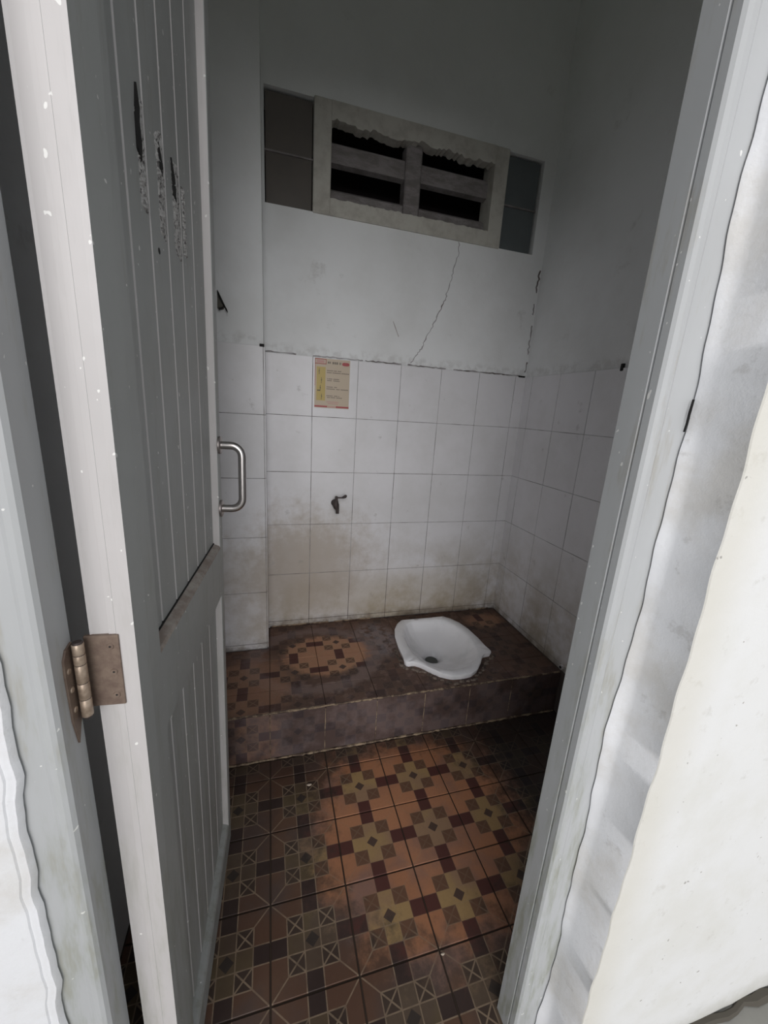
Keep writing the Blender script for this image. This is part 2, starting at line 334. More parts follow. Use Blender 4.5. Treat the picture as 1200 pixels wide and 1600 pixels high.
# ---- wall tiles (each a part of its wall)
def full_tile_mesh(w_, h_, axis):
    """white tile, chamfered, 7 mm thick, centred; axis 'y' faces -Y, axis 'x' faces -X"""
    m_ = MB()
    if axis == 'y': m_.box(-w_ / 2, 0, -h_ / 2, w_ / 2, .007, h_ / 2, .0009)
    else: m_.box(0, -w_ / 2, -h_ / 2, .007, w_ / 2, h_ / 2, .0009)
    me = bpy.data.meshes.new('tile'); me.from_pydata(m_.v, [], m_.f)
    bm = bmesh.new(); bm.from_mesh(me); bmesh.ops.recalc_face_normals(bm, faces=bm.faces); bm.to_mesh(me); bm.free()
    me.materials.append(M['tile']); return me
tm_cache = {}
def wall_tile(parent, axis, c, w_, h_, plane):
    key = (axis, round(w_, 4), round(h_, 4))
    if key not in tm_cache: tm_cache[key] = full_tile_mesh(w_ - .0022, h_ - .0022, axis)
    o = bpy.data.objects.new('tile', tm_cache[key]); C.objects.link(o); o.parent = parent
    j = random.uniform(-.0006, .0006)
    o.location = (c[0], plane + j, c[1]) if axis == 'y' else (plane + j, c[0], c[1])
    o.rotation_euler = (random.uniform(-.002, .002), 0, random.uniform(-.002, .002))
zs = [ZT - .25 * k for k in range(6)] + [HP + .001]
zs_low = [ZT - .25 * k for k in range(6)] + [.001]
xs_ = [0, .2, .4, .6, .8, 1.0, 1.2, XR - .0005]
for i in range(len(xs_) - 1):
    for j in range(len(zs) - 1):
        wall_tile(wall_back, 'y', ((xs_[i] + xs_[i + 1]) / 2, (zs[j] + zs[j + 1]) / 2), xs_[i + 1] - xs_[i], zs[j] - zs[j + 1], -.003)
MB().box(0, -.0015, HP, XR, .004, ZT - .001).build('grout_bed', M['grout'], wall_back)
ys_ = [-.001, -.06, -.26, -.46, -.66, -.86, -1.06, -1.26, IY]
for i in range(len(ys_) - 1):
    zz = zs if ys_[i + 1] > PF - .1 and ys_[i] > PF else zs_low
    for j in range(len(zz) - 1):
        y0, y1 = ys_[i + 1], ys_[i]
        z1, z0 = zz[j], zz[j + 1]
        if zz is zs and j == 5 and y0 < PF: z0 = HP + .001
        wall_tile(wall_right, 'x', ((y0 + y1) / 2, (z0 + z1) / 2), y1 - y0, z1 - z0, XR - .003)
MB().box(XR - .0015, IY, 0.0, XR + .004, -.003, ZT - .001).build('grout_bed', M['grout'], wall_right)
for x0, x1 in ((-.2, -.001), (XL + .002, -.2)):
    for j in range(len(zs) - 1):
        wall_tile(wall_pier, 'y', ((x0 + x1) / 2, (zs[j] + zs[j + 1]) / 2), x1 - x0, zs[j] - zs[j + 1], -.184)
MB().box(XL, -.1820, HP, -.0005, -.176, ZT - .001).build('grout_bed', M['grout'], wall_pier)
# side faces of the pier are narrow tiles too
for j in range(len(zs) - 1):
    MB().box(-.001, -.18, zs[j + 1] + .001, .0045, -.006, zs[j] - .001, .0008).build('tile', M['tile'], wall_pier)

# ---- hairline crack and chipped corner on the far wall
def ribbon(pts, wid, y, depth=.0015):
    m_ = MB(); L, Rr = [], []
    for i, (x, z) in enumerate(pts):
        a = pts[max(i - 1, 0)]; c_ = pts[min(i + 1, len(pts) - 1)]; d = Vector((c_[0] - a[0], c_[1] - a[1])).normalized(); wd = wid * (.5 + random.random()) * .5
        L.append((x - d.y * wd, z + d.x * wd)); Rr.append((x + d.y * wd, z - d.x * wd))
    k = 0
    for (p0, p1) in zip(L, Rr):
        for yy in (y, y + depth): m_.v.append((p0[0], yy, p0[1])); m_.v.append((p1[0], yy, p1[1]))
    for i in range(len(pts) - 1):
        a = 4 * i; b_ = a + 4
        m_.f += [(a, a + 1, b_ + 1, b_), (a, b_, b_ + 2, a + 2), (a + 1, a + 3, b_ + 3, b_ + 1), (a + 2, b_ + 2, b_ + 3, a + 3)]
    return m_
key = [(.826, 2.012), (.828, 1.96), (.813, 1.905), (.808, 1.86), (.790, 1.80), (.780, 1.76), (.752, 1.70), (.735, 1.66), (.707, 1.603), (.690, 1.56), (.668, 1.53), (.639, 1.487)]
cr = []
for a, b_ in zip(key[:-1], key[1:]):
    for k in range(5): t = k / 5; cr.append((a[0] + (b_[0] - a[0]) * t + random.uniform(-.0035, .0035), a[1] + (b_[1] - a[1]) * t))
ribbon(cr, .0040, .0006).build('crack', M['grout'], wall_back)
cr = [(1.252 + random.uniform(-.006, .004), 1.96 - .012 * k) for k in range(40)]
for s0, s1 in ((0, 9), (12, 17), (20, 32), (34, 39)):
    ribbon(cr[s0:s1], .006, .0003).build('chipped_paint', M['grout'], wall_back)
# ragged old mortar edge along the top of the tiles
for (x0, x1) in ((.0, .13), (.20, .42), (.43, .60), (.63, .82), (.86, 1.24)):
    pts = []; nn = max(4, int((x1 - x0) / .012))
    for k in range(nn + 1): pts.append((x0 + (x1 - x0) * k / nn, ZT + .003 + random.uniform(-.0018, .0018)))
    ribbon(pts, .005, -.001).build('mortar_edge', M['grout'], wall_back)
MB().box(-.014, -.1865, ZT - .004, .003, -.178, ZT + .006, .001).build('chip', M['black'], wall_pier)
MB().box(XR - .006, -.592, ZT - .012, XR + .004, -.578, ZT + .014, .002).build('chip', M['black'], wall_right)
MB().box(1.215, -.0045, ZT - .004, 1.252, .003, ZT + .004, .001).build('chip', M['black'], wall_back)
ribbon([(.548 + .010 * k * .6, 1.66 - .012 * k) for k in range(6)], .003, .0008).build('scuff_mark', M['flange'], wall_back)

# ---- floor
floor = tag(MB().box(XL - .02, OY + .02, -.10, XR + .02, .002, -.004).build('floor', M['fgrout']), 'floor of brown patterned ceramic tiles below the platform', kind='structure')
def pat_tile(parent, x0, x1, y0, y1, ox, oy, z, cw=.2, ch=.1875, material=None, axis='z', plane=0, hole=None):
    """tile covering x0..x1,y0..y1 of the cell whose corner is ox,oy; cell print kept in a UV map"""
    g = .0022 if parent.name.startswith('floor') else .001; x0 += g; x1 -= g; y0 += g; y1 -= g
    if x1 - x0 < .004 or y1 - y0 < .004: return
    m_ = MB(); th = .008; bv = .001
    if hole is None:
        m_.box(x0, y0, -th, x1, y1, 0, bv)
    else:
        st = .008; nx = max(1, round((x1 - x0) / st)); ny = max(1, round((y1 - y0) / st)); idx = {}
        def vid(i, j, t):
            k_ = (i, j, t)
            if k_ not in idx: idx[k_] = len(m_.v); m_.v.append((x0 + (x1 - x0) * i / nx, y0 + (y1 - y0) * j / ny, 0 if t else -th))
            return idx[k_]
        keep = {(i, j) for i in range(nx) for j in range(ny) if not hole(x0 + (x1 - x0) * (i + .5) / nx, y0 + (y1 - y0) * (j + .5) / ny)}
        if not keep: return
        for (i, j) in keep:
            m_.f.append((vid(i, j, 1), vid(i + 1, j, 1), vid(i + 1, j + 1, 1), vid(i, j + 1, 1)))
            m_.f.append((vid(i, j, 0), vid(i, j + 1, 0), vid(i + 1, j + 1, 0), vid(i + 1, j, 0)))
            for (di, dj, a, b_) in ((-1, 0, (0, 1), (0, 0)), (1, 0, (1, 0), (1, 1)), (0, -1, (0, 0), (1, 0)), (0, 1, (1, 1), (0, 1))):
                if (i + di, j + dj) not in keep:
                    m_.f.append((vid(i + a[0], j + a[1], 1), vid(i + b_[0], j + b_[1], 1), vid(i + b_[0], j + b_[1], 0), vid(i + a[0], j + a[1], 0))[::-1])
    me = bpy.data.meshes.new('tile'); me.from_pydata(m_.v, [], m_.f)
    bm = bmesh.new(); bm.from_mesh(me); bmesh.ops.recalc_face_normals(bm, faces=bm.faces); bm.to_mesh(me); bm.free()
    uv = me.uv_layers.new(name='cells')
    for lp in me.loops:
        v = me.vertices[lp.vertex_index].co
        uv.data[lp.index].uv = ((v.x - ox) / cw * 5 - 2.5, (v.y - oy) / ch * 5 - 2.5)
    cxm, cym = (x0 + x1) / 2, (y0 + y1) / 2
    for v in me.vertices:
        if axis == 'z': v.co = Vector((v.co.x - cxm, v.co.y - cym, v.co.z))
        else: v.co = Vector((v.co.x - cxm, -v.co.z, v.co.y - cym))
    me.materials.append(material)
    o = bpy.data.objects.new('tile', me); C.objects.link(o); o.parent = parent
    pw = Vector(parent.get('_w', (0, 0, 0)))
    jit = random.uniform(-.0008, 0)
    o.location = Vector((cxm, cym, z + jit) if axis == 'z' else (cxm, plane - jit, cym)) - pw
    if hole is None: o.rotation_euler = (random.uniform(-.003, .003), random.uniform(-.003, .003), 0)
    return o
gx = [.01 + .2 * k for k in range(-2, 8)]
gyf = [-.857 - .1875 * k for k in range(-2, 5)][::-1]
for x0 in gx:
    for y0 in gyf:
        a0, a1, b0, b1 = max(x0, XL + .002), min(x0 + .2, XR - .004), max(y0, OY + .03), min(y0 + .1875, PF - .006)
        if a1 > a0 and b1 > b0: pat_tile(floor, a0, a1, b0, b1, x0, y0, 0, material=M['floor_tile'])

# ---- raised platform
TCX, TCY = .785, -.29
out_half = [(.0, -.088), (.118, -.088), (.150, -.118), (.178, -.165), (.196, -.225), (.206, -.31), (.207, -.38), (.213, -.420), (.206, -.432), (.172, -.434), (.150, -.452), (.122, -.490), (.085, -.530), (.045, -.552), (0, -.557)]
in_half = [(.0, -.115), (.070, -.117), (.105, -.138), (.130, -.175), (.150, -.235), (.157, -.30), (.152, -.37), (.136, -.42), (.108, -.462), (.07, -.493), (.03, -.508), (0, -.510)]
def sym(h): return [(TCX + a, b_) for a, b_ in h] + [(TCX - a, b_) for a, b_ in h[::-1][1:-1]]
OUT, INN = sym(out_half), sym(in_half)
def radial(poly_, ang):
    dx, dy = math.cos(ang), math.sin(ang); best = .01
    for i in range(len(poly_)):
        (x1, y1), (x2, y2) = poly_[i], poly_[(i + 1) % len(poly_)]
        x1 -= TCX; x2 -= TCX; y1 -= TCY; y2 -= TCY; den = dx * (y2 - y1) - dy * (x2 - x1)
        if abs(den) < 1e-9: continue
        t = (x1 * (y2 - y1) - y1 * (x2 - x1)) / den; s_ = (x1 * dy - y1 * dx) / den
        if t > 0 and -1e-6 <= s_ <= 1 + 1e-6: best = max(best, t)
    return best
def in_hole(x, y):
    d = math.hypot(x - TCX, y - TCY)
    return d < radial(INN, math.atan2(y - TCY, x - TCX)) + .012
plat = empty('platform', (XR / 2, PF, 0), 'raised step tiled in brown patterned tiles, dark with grime, carrying the squat toilet', 'platform', )
bed = MB()
hx0, hx1, hy0, hy1 = .60, .97, -.535, -.095
for (x0, x1, y0, y1) in ((XL, hx0, PF + .009, 0), (hx1, XR, PF + .009, 0), (hx0, hx1, PF + .009, hy0), (hx0, hx1, hy1, 0)): bed.box(x0, y0, -.005, x1, y1, HP - .0055)
bed.build('masonry_bed', M['bed'], plat)
gyp = [-.282 - .188 * k for k in range(-2, 3)][::-1]
for x0 in gx:
    for y0 in gyp:
        a0, a1, b0, b1 = max(x0, XL + .002), min(x0 + .2, XR - .004), max(y0, PF + .003), min(y0 + .188, -.001)
        if a0 < -.001 and b1 > -.185: b1 = -.185; 
        if a1 <= a0 or b1 <= b0: continue
        if a0 < 0 < a1 and b0 < -.185 < min(y0 + .188, 0):
            pat_tile(plat, .001, a1, -.185, min(y0 + .188, -.001), x0, y0, HP, ch=.188, material=M['plat_tile'])
        hl = in_hole if (a1 > .60 and a0 < .97) else None
        pat_tile(plat, a0, a1, b0, b1, x0, y0, HP, ch=.188, material=M['plat_tile'], hole=hl)
for x0 in gx:
    a0, a1 = max(x0, XL + .002), min(x0 + .2, XR - .004)
    if a1 > a0: pat_tile(plat, a0, a1, .004, HP - .0075, x0, .012, 0, ch=.19, material=M['plat_tile'], axis='y', plane=PF)
# cream mortar lines along the nosing and the foot of the riser
def mortar(x0, x1, y, z, r, name='mortar_line'):
    nn = int((x1 - x0) / .012); pts, rr = [], []
    for k in range(nn + 1): pts.append((x0 + (x1 - x0) * k / nn, y + random.uniform(-.0012, .0012), z + random.uniform(-.0008, .0008))); rr.append(r * random.uniform(.5, 1.25))
    return MB().tube(pts, rr, 6).build(name, M['cream'], plat)
mortar(XL + .01, XR - .01, PF + .0015, HP - .0035, .0042)
mortar(XL + .01, XR - .01, PF - .001, .001, .005)
for x0 in gx[2:8]:
    pts = [(x0 + random.uniform(-.0005, .0005), PF + .001, .01 + k * .02) for k in range(10)]
    MB().tube(pts, [.0018 * random.uniform(.6, 1.2) for _ in pts], 6).build('mortar_line', M['cream'], plat)
# mortar fillet where the platform meets the far wall
for (x0, x1) in ((.02, .30), (.33, .52), (1.10, 1.22)):
    mortar(x0, x1, -.006, HP + .003, .0038)
# rough cement spill round the front of the pan
rng = random.Random(3)
for k in range(26):
    a = math.radians(185 + k * 6.0); r0 = radial(OUT, a) + rng.uniform(.004, .022)
    cx_, cy_ = TCX + math.cos(a) * r0, TCY + math.sin(a) * r0
    if cy_ < PF + .012: continue
    mm = MB(); bm = bmesh.new(); bmesh.ops.create_icosphere(bm, subdivisions=2, radius=1)
    sx_, sy_ = rng.uniform(.010, .020), rng.uniform(.006, .012)
    for v in bm.verts:
        q = 1 + rng.uniform(-.18, .18); v.co = Vector((v.co.x * sx_ * q, v.co.y * sy_ * q, v.co.z * .0045 * q))
    bmesh.ops.rotate(bm, verts=bm.verts, cent=(0, 0, 0), matrix=Matrix.Rotation(a + math.pi / 2, 3, 'Z')); bmesh.ops.translate(bm, verts=bm.verts, vec=(cx_, cy_, HP))
    mm.bm(bm)
    if k == 0: spill = mm
    else: spill.v, spill.f = spill.v + mm.v, spill.f + [tuple(i + len(spill.v) - 0 for i in f) for f in mm.f] if False else spill.f + [tuple(i + (len(spill.v) - len(mm.v)) for i in f) for f in mm.f]
sp = spill.build('cement_spill', M['spill'], plat, smooth=True); sp['kind'] = 'stuff'

# ------------------------------------------------------------------ front wall, jambs, lintel
FY = -1.41   # front plane of the door frame
tag(MB().box(.585, OY + .004, -.05, 1.9, IY, ZC).box(-1.56, FY + .003, -.05, -.262, IY, ZC).box(-.262, OY + .004, 2.16, .585, IY, ZC).build('wall_front', M['plaster']),
    'white plastered outer wall around the doorway, stained yellowish near its corner', kind='structure')
def jamb(side, xin, xcorner, name, label):
    """plaster skin: wavy inner lip over the frame, reveal, rounded corner, outer face"""
    s_ = 1 if side == 'R' else -1; rows = 180; m_ = MB()
    ph = [random.uniform(0, 6.28) for _ in range(8)]
    for r in range(rows + 1):
        z = -.02 + 2.18 * r / rows
        wv = .0045 * math.sin(z * 7 + ph[0]) + .003 * math.sin(z * 17 + ph[1]) + .0012 * math.sin(z * 43 + ph[2]) + .0008 * math.sin(z * 97 + ph[3])
        rv = .0025 * math.sin(z * 5 + ph[4]) + .0012 * math.sin(z * 23 + ph[5]); cn = .0016 * math.sin(z * 31 + ph[6]) + .0012 * math.sin(z * 71 + ph[7])
        if side == 'L': wv = wv * .7 + .0011 * math.sin(z * 61 + 1) + .0006 * math.sin(z * 140); rv = wv * .9 + .004; cn = wv * .9 + .008
        oy = OY if side == 'R' else FY - .0075
        x_a = xin + s_ * wv; x_b = xcorner + s_ * (rv if side == 'R' else wv * .9 + .004); yb = FY - .02 if side == 'R' else FY - .0055
        prof = [(xin + s_ * (wv + .012), FY + .004), (x_a, FY - .001), (x_a + (x_b - x_a) * .12, FY - .004), (x_a + (x_b - x_a) * .4, FY - .0075), (x_a + (x_b - x_a) * .75, FY - .001 + (yb - FY) * .62),
                (x_b, yb), (xcorner + s_ * cn, oy + .002), (xcorner + s_ * (cn + .0015), oy + .0003), (xcorner + s_ * max(.006, cn + .004), oy),
                (xcorner + s_ * 1.32, oy + .0005), (xcorner + s_ * 1.32, oy + .012), (xcorner + s_ * .05, FY + .01)]
        m_.v += [(a, b_, z) for a, b_ in prof]
    npf = 12
    for r in range(rows):
        for k in range(npf): k2 = (k + 1) % npf; a = r * npf; m_.f.append((a + k, a + k2, a + npf + k2, a + npf + k))
    m_.f.append(tuple(range(npf))); m_.f.append(tuple(rows * npf + k for k in range(npf)))
    o = m_.build(name, M['plaster'], smooth=True); o.data.materials.append(M['jamb'])
    for f in o.data.polygons:
        c_ = f.center
        if side == 'L' or (c_.y > OY + .005 and abs(c_.x - xcorner) < .03): f.material_index = 1
    return tag(o, label, kind='structure')
jr = jamb('R', .553, .5635, 'trim_1', 'wavy plaster reveal and bright outer wall to the right of the door frame')
jl = jamb('L', -.233, -.238, 'trim_2', 'peeling white plaster reveal at the left of the door frame')
MB().poly([(.5515, 1.275), (.5525, 1.285), (.5525, 1.30), (.5540, 1.317), (.5548, 1.317), (.5540, 1.30), (.5532, 1.287)], 1, FY - .0050, FY - .002).build('crack', M['black'], jr)

# door frame posts: outline in plan, run up the full height
def post(pts, name, label, z1=2.12, mt='frame'):
    o = MB().poly(pts, 2, -.01, z1).build(name, M[mt]); return tag(o, label, kind='structure')
RX = .4976
post([(RX, IY), (RX - .0005, -1.3905), (RX + .003, -1.3915), (RX + .003, -1.3935), (RX, -1.3945), (RX + .0003, -1.4055), (RX + .0035, -1.4095), (RX + .010, FY - .001), (RX + .018, FY - .0005), (RX + .022, FY + .0015), (.562, FY + .0015), (.583, FY + .004), (.583, IY)],
     'trim_3', 'right post of the grey painted door frame')
LX = -.1914
post([(LX, -1.364), (LX, -1.4055), (LX - .0035, -1.4095), (LX - .008, FY - .001), (LX - .014, FY - .0005), (LX - .0185, FY + .0018), (-.245, FY + .0018), (-.262, FY + .004), (-.262, IY), (LX - .012, IY), (LX - .012, -1.364)],
     'trim_4', 'left post of the grey painted door frame, holding the hinge')
tag(MB().box(-.262, FY, 2.12, .583, IY, 2.165, .003).build('trim_5', M['frame']), 'head of the door frame above the doorway', kind='structure')

# outside ground
gnd = tag(MB().box(-6, -9, -.10, 6, OY + .02, .012).build('floor_outside', M['cement']), 'cement ground outside the doorway', kind='structure')
dl = MB(); rng = random.Random(5); pts = [(.60 + .03 * k, OY - .006 + rng.uniform(-.004, .004), .013 + rng.uniform(-.002, .002)) for k in range(40)]
dl.tube(pts, [rng.uniform(.006, .013) for _ in pts], 6).build('dirt_line', M['dirt'], gnd, smooth=True)

# ------------------------------------------------------------------ vent window in the far wall
win = empty('window_1', (.6, 0, VZ0), 'ventilation opening high in the far wall with glass blocks at both ends', kind='structure')
FX0, FX1 = .190, 1.022
f = MB()
OX0, OX1, OZ0, OZ1 = .258, .957, 2.072, 2.322
f.box(FX0, -.006, VZ0 - .004, OX0, .10, VZ1 + .004, .003).box(OX1, -.006, VZ0 - .004, FX1, .10, VZ1 + .004, .003)
f.build('frame', M['vent'], win)
def ragged(z, up):   # top / bottom members with a chewed mortar edge
    m_ = MB(); k = 0; nn = 70; rng = random.Random(11 if up else 12)
    for i in range(nn + 1):
        x = OX0 - .001 + (OX1 - OX0 + .002) * i / nn; d = (rng.random() ** 2) * .011 + (.003 * math.sin(i * .41) + .003 * math.sin(i * .17 + 1) if up else .002 * math.sin(i))
        ze = z + d * (1 if up else .4) ; zo = (VZ1 + .004) if up else (VZ0 - .004)
        m_.v += [(x, -.005, ze), (x, -.005, zo), (x, .09, zo), (x, .05, ze + (.004 if up else -.002))]
    for i in range(nn):
        for q in range(4): q2 = (q + 1) % 4; a = 4 * i; m_.f.append((a + q, a + q2, a + 4 + q2, a + 4 + q))
    m_.f.append((0, 1, 2, 3)); a = 4 * nn; m_.f.append((a, a + 1, a + 2, a + 3))
    return m_.build('frame', M['vent'], win)
ragged(OZ1 - .002, True); ragged(OZ0, False)
# louvre slats and middle post set back in the opening
for (z0, z1, y) in ((2.212, 2.292, .045), (2.066, 2.132, .045)):
    m_ = MB(); nn = 20
    for (x0, x1) in ((OX0 - .02, .575), (.635, OX1 + .02)):
        MB().poly([(y, z0 + .004), (y, z1 - .012), (y + .03, z1 + .006), (y + .05, z1 + .004), (y + .03, z0)], 0, x0, x1).build('louver_slat', M['concrete'], win)
MB().box(.570, .028, 2.05, .640, .10, 2.34, .006).build('middle_post', M['concrete'], win)
MB().box(VX0 - .02, .30, VZ0 - .1, VX1 + .02, .34, VZ1 + .1).box(VX0 - .02, .14, VZ0 - .12, VX1 + .02, .34, VZ0 - .1).box(VX0 - .02, .14, VZ1 + .1, VX1 + .02, .34, VZ1 + .12).box(VX0 - .06, .14, VZ0 - .12, VX0 - .02, .34, VZ1 + .12).box(VX1 + .02, .14, VZ0 - .12, VX1 + .06, .34, VZ1 + .12).build('vent_light_block', M['ventdark'], win)  # added closed dark box that keeps sky light out of the vent
# glass blocks
def glass_block(x0, x1, z0, z1, mt):
    bm = bmesh.new(); nx = nz = 10; vs = {}
    for i in range(nx + 1):
        for j in range(nz + 1):
            u, v = i / nx, j / nz; e = min(u, 1 - u, v, 1 - v) * 10
            y = .0165 if e < .5 else (.0162 if e < 1.5 else .016 - .001 * math.sin(math.pi * u) * math.sin(math.pi * v))
            vs[i, j] = bm.verts.new((x0 + (x1 - x0) * u, y, z0 + (z1 - z0) * v))
    for i in range(nx):
        for j in range(nz): bm.faces.new((vs[i, j], vs[i + 1, j], vs[i + 1, j + 1], vs[i, j + 1]))
    m_ = MB(); m_.bm(bm); m_.box(x0, .0225, z0, x1, .10, z1)
    o = m_.build('glass_block', mt, win, smooth=True); return o
zm = 2.193
for (x0, x1, mt) in ((VX0 + .004, FX0 - .004, M['glass_a']), (FX1 + .004, VX1 - .012, M['glass_b'])):
    for (z0, z1) in ((VZ0 + .006, zm - .003), (zm + .003, VZ1 - .008)): glass_block(x0, x1, z0, z1, mt)
    MB().box(x0 - .004, .010, zm - .0028, x1 + .004, .05, zm + .0028).build('mortar_joint', M['concrete'], win)

# ------------------------------------------------------------------ squat toilet
toi = empty('squat_toilet', (TCX, TCY, HP), 'white ceramic squat toilet pan with side foot wings set in the grimy platform', 'toilet')
NA = 200; RZ = HP + .026
hole_c = (.762, -.292)
prof = []      # rings: (fn(angle)->(x,y), z)
def ring_out(off): return lambda a: (TCX + math.cos(a) * (radial(OUT, a) + off), TCY + math.sin(a) * (radial(OUT, a) + off))
def ring_in(s_, off=0):
    def g_(a):
        r = radial(INN, a) + off; x, y = TCX + math.cos(a) * r, TCY + math.sin(a) * r
        hx, hy = hole_c[0] + .034 * math.cos(a), hole_c[1] + .024 * math.sin(a)
        return (x + (hx - x) * s_, y + (hy - y) * s_)
    return g_
prof += [(ring_out(-.006), HP - .004), (ring_out(-.004), HP + .006), (ring_out(0), RZ - .008), (ring_out(0), RZ - .003), (ring_out(-.004), RZ)]
prof += [(ring_in(0, .012), RZ - .0005), (ring_in(0, .004), RZ - .004), (ring_in(0, -.003), RZ - .012)]
for s_, d in ((.12, .034), (.25, .050), (.42, .062), (.60, .072), (.78, .084), (.90, .098), (1.0, .125)): prof.append((ring_in(s_), RZ - d))
m_ = MB()
for fn_, z in prof:
    for k in range(NA): x, y = fn_(2 * math.pi * k / NA); m_.v.append((x, y, z))
for r in range(len(prof) - 1):
    for k in range(NA): k2 = (k + 1) % NA; m_.f.append((r * NA + k, r * NA + k2, (r + 1) * NA + k2, (r + 1) * NA + k))
pan = m_.build('pan', M['ceramic'], toi, smooth=True)
m_ = MB(); m_.tube([(hole_c[0], hole_c[1], RZ - .128), (hole_c[0], hole_c[1], RZ - .112)], .030, 32).build('drain_water', M['water'], toi, smooth=True)
m_ = MB(); m_.tube([(.735, -.10, RZ - .003), (.755, -.101, RZ - .003)], .0035, 8).build('flush_inlet', M['flange'], toi)

# ------------------------------------------------------------------ tap on the far wall
tap = empty('wall_tap', (.318, -.003, .83), 'small corroded dark water tap on the white tiled far wall', 'tap')
ty = -.045
MB().tube([(.312, -.002, .838), (.312, -.008, .838), (.312, -.010, .838)], [.017, .016, .010], 20).build('flange', M['tapm'], tap, smooth=True)
MB().tube([(.312, -.008, .838), (.312, -.03, .838), (.313, ty, .836)], [.009, .009, .011], 16).build('inlet_pipe', M['tapm'], tap, smooth=True)
MB().tube([(.313, ty, .862), (.313, ty, .856), (.311, ty, .848), (.312, ty - .001, .836), (.315, ty - .002, .824), (.319, ty - .004, .815), (.3195, ty - .005, .800), (.3195, ty - .005, .797)],
          [.006, .010, .0135, .0155, .013, .0085, .0078, .0085], 20).build('body', M['tapm'], tap, smooth=True)
MB().tube([(.314, ty, .858), (.314, ty, .872), (.314, ty, .878)], [.007, .007, .005], 14).build('stem', M['tapm'], tap, smooth=True)
lev = MB().tube([(.312, ty, .872), (.325, ty - .002, .8715), (.338, ty - .004, .872), (.346, ty - .005, .874), (.354, ty - .006, .878), (.360, ty - .006, .884)], [.0045, .0036, .0036, .006, .0078, .004], 12)
lev.build('lever', M['tapm'], tap, smooth=True)

# ------------------------------------------------------------------ instruction sticker
SX0, SX1, SZ0, SZ1 = .209, .362, 1.272, 1.478
stk = MB().box(SX0, -.0052, SZ0, SX1, -.0036, SZ1).build('instruction_sticker', M['paper'], origin=(SX0, -.0036, SZ0))
tag(stk, 'small cream and yellow printed instruction sticker on the top row of white tiles', 'sticker')
SW, SH = SX1 - SX0, SZ1 - SZ0
def mark(name, rects, mt):   # rects in 0..1 of the sticker, origin bottom left; thin printed ink
    m_ = MB()
    for (a, b_, c_, d) in rects: m_.box(SX0 + a * SW, -.0056, SZ0 + b_ * SH, SX0 + c_ * SW, -.0050, SZ0 + d * SH)
    return m_.build(name, M[mt], stk)
mark('yellow_column', [(.05, .15, .30, .83)], 's_yellow')
mark('logo_border', [(.0, .975, .32, .99), (.0, .885, .32, .90), (.0, .885, .015, .99), (.305, .885, .32, .99), (0, .45, .012, .885)], 's_red')
mark('logo_bar', [(.05, .91, .26, .96)], 's_pink')
mark('title_marks', [(.36, .905, .40, .945), (.41, .905, .44, .945), (.49, .90, .54, .945), (.55, .90, .59, .945), (.60, .90, .65, .945), (.69, .90, .72, .945), (.73, .90, .745, .945)], 's_ink')
m_ = MB(); cx_, cz_, rx_, rz_ = SX0 + .875 * SW, SZ0 + .915 * SH, .105 * SW, .035 * SH
m_.poly([(cx_ + rx_ * math.copysign(abs(math.cos(t)) ** .6, math.cos(t)), cz_ + rz_ * math.copysign(abs(math.sin(t)) ** .8, math.sin(t))) for t in [2 * math.pi * k / 24 for k in range(24)]], 1, -.0056, -.0050)
m_.build('title_pill', M['s_red'], stk)
def figure(cx, cz, flip, name='figure'):
    m_ = MB(); s = .030 * SH / .2 * 6
    P = [(0, 1), (.25, .8), (.1, .6), (.32, .25), (.15, -.1), (.28, -.7), (.05, -1), (-.05, -.6), (-.1, -.1), (-.25, .2), (-.05, .5), (-.12, .8)]
    P = [(SX0 + cx * SW + (a * flip) * .007, SZ0 + cz * SH + c_ * .0135) for a, c_ in P]
    m_.poly(P if flip > 0 else P[::-1], 1, -.0059, -.0054); return m_.build(name, M['s_black'], stk)
figure(.12, .735, 1); figure(.19, .555, -1); figure(.16, .40, -1); figure(.20, .225, -1)
MB().box(SX0 + .07 * SW, -.0059, SZ0 + .345 * SH, SX0 + .16 * SW, -.0054, SZ0 + .365 * SH).build('figure', M['s_black'], stk)
L = []
for (z, spans) in ((.765, [(.34, .52), (.54, .62), (.65, .75)]), (.725, [(.34, .48), (.50, .74), (.76, .98)]), (.60, [(.35, .37), (.39, .50), (.53, .70)]), (.565, [(.35, .48), (.53, .71)]),
                   (.435, [(.34, .52), (.56, .64)]), (.395, [(.34, .58), (.62, .72), (.75, .97)]), (.255, [(.34, .52), (.56, .66), (.69, .71)]), (.22, [(.36, .44), (.46, .60), (.63, .80)])):
    for (a, b_) in spans:
        x = a
        while x < b_ - .01: L.append((x, z - .009, min(x + .022, b_), z + .009)); x += .028
mark('text_lines', L, 's_ink')['kind'] = 'stuff'
mark('red_text_lines', [(.34, .12, .70, .135), (.38, .085, .68, .10)], 's_pink')
mark('footer_bar', [(0, .012, .37, .045)], 's_red'); mark('footer_bar', [(.62, .012, 1.0, .045)], 's_red'); mark('footer_mark', [(.39, .015, .60, .04)], 's_pink')

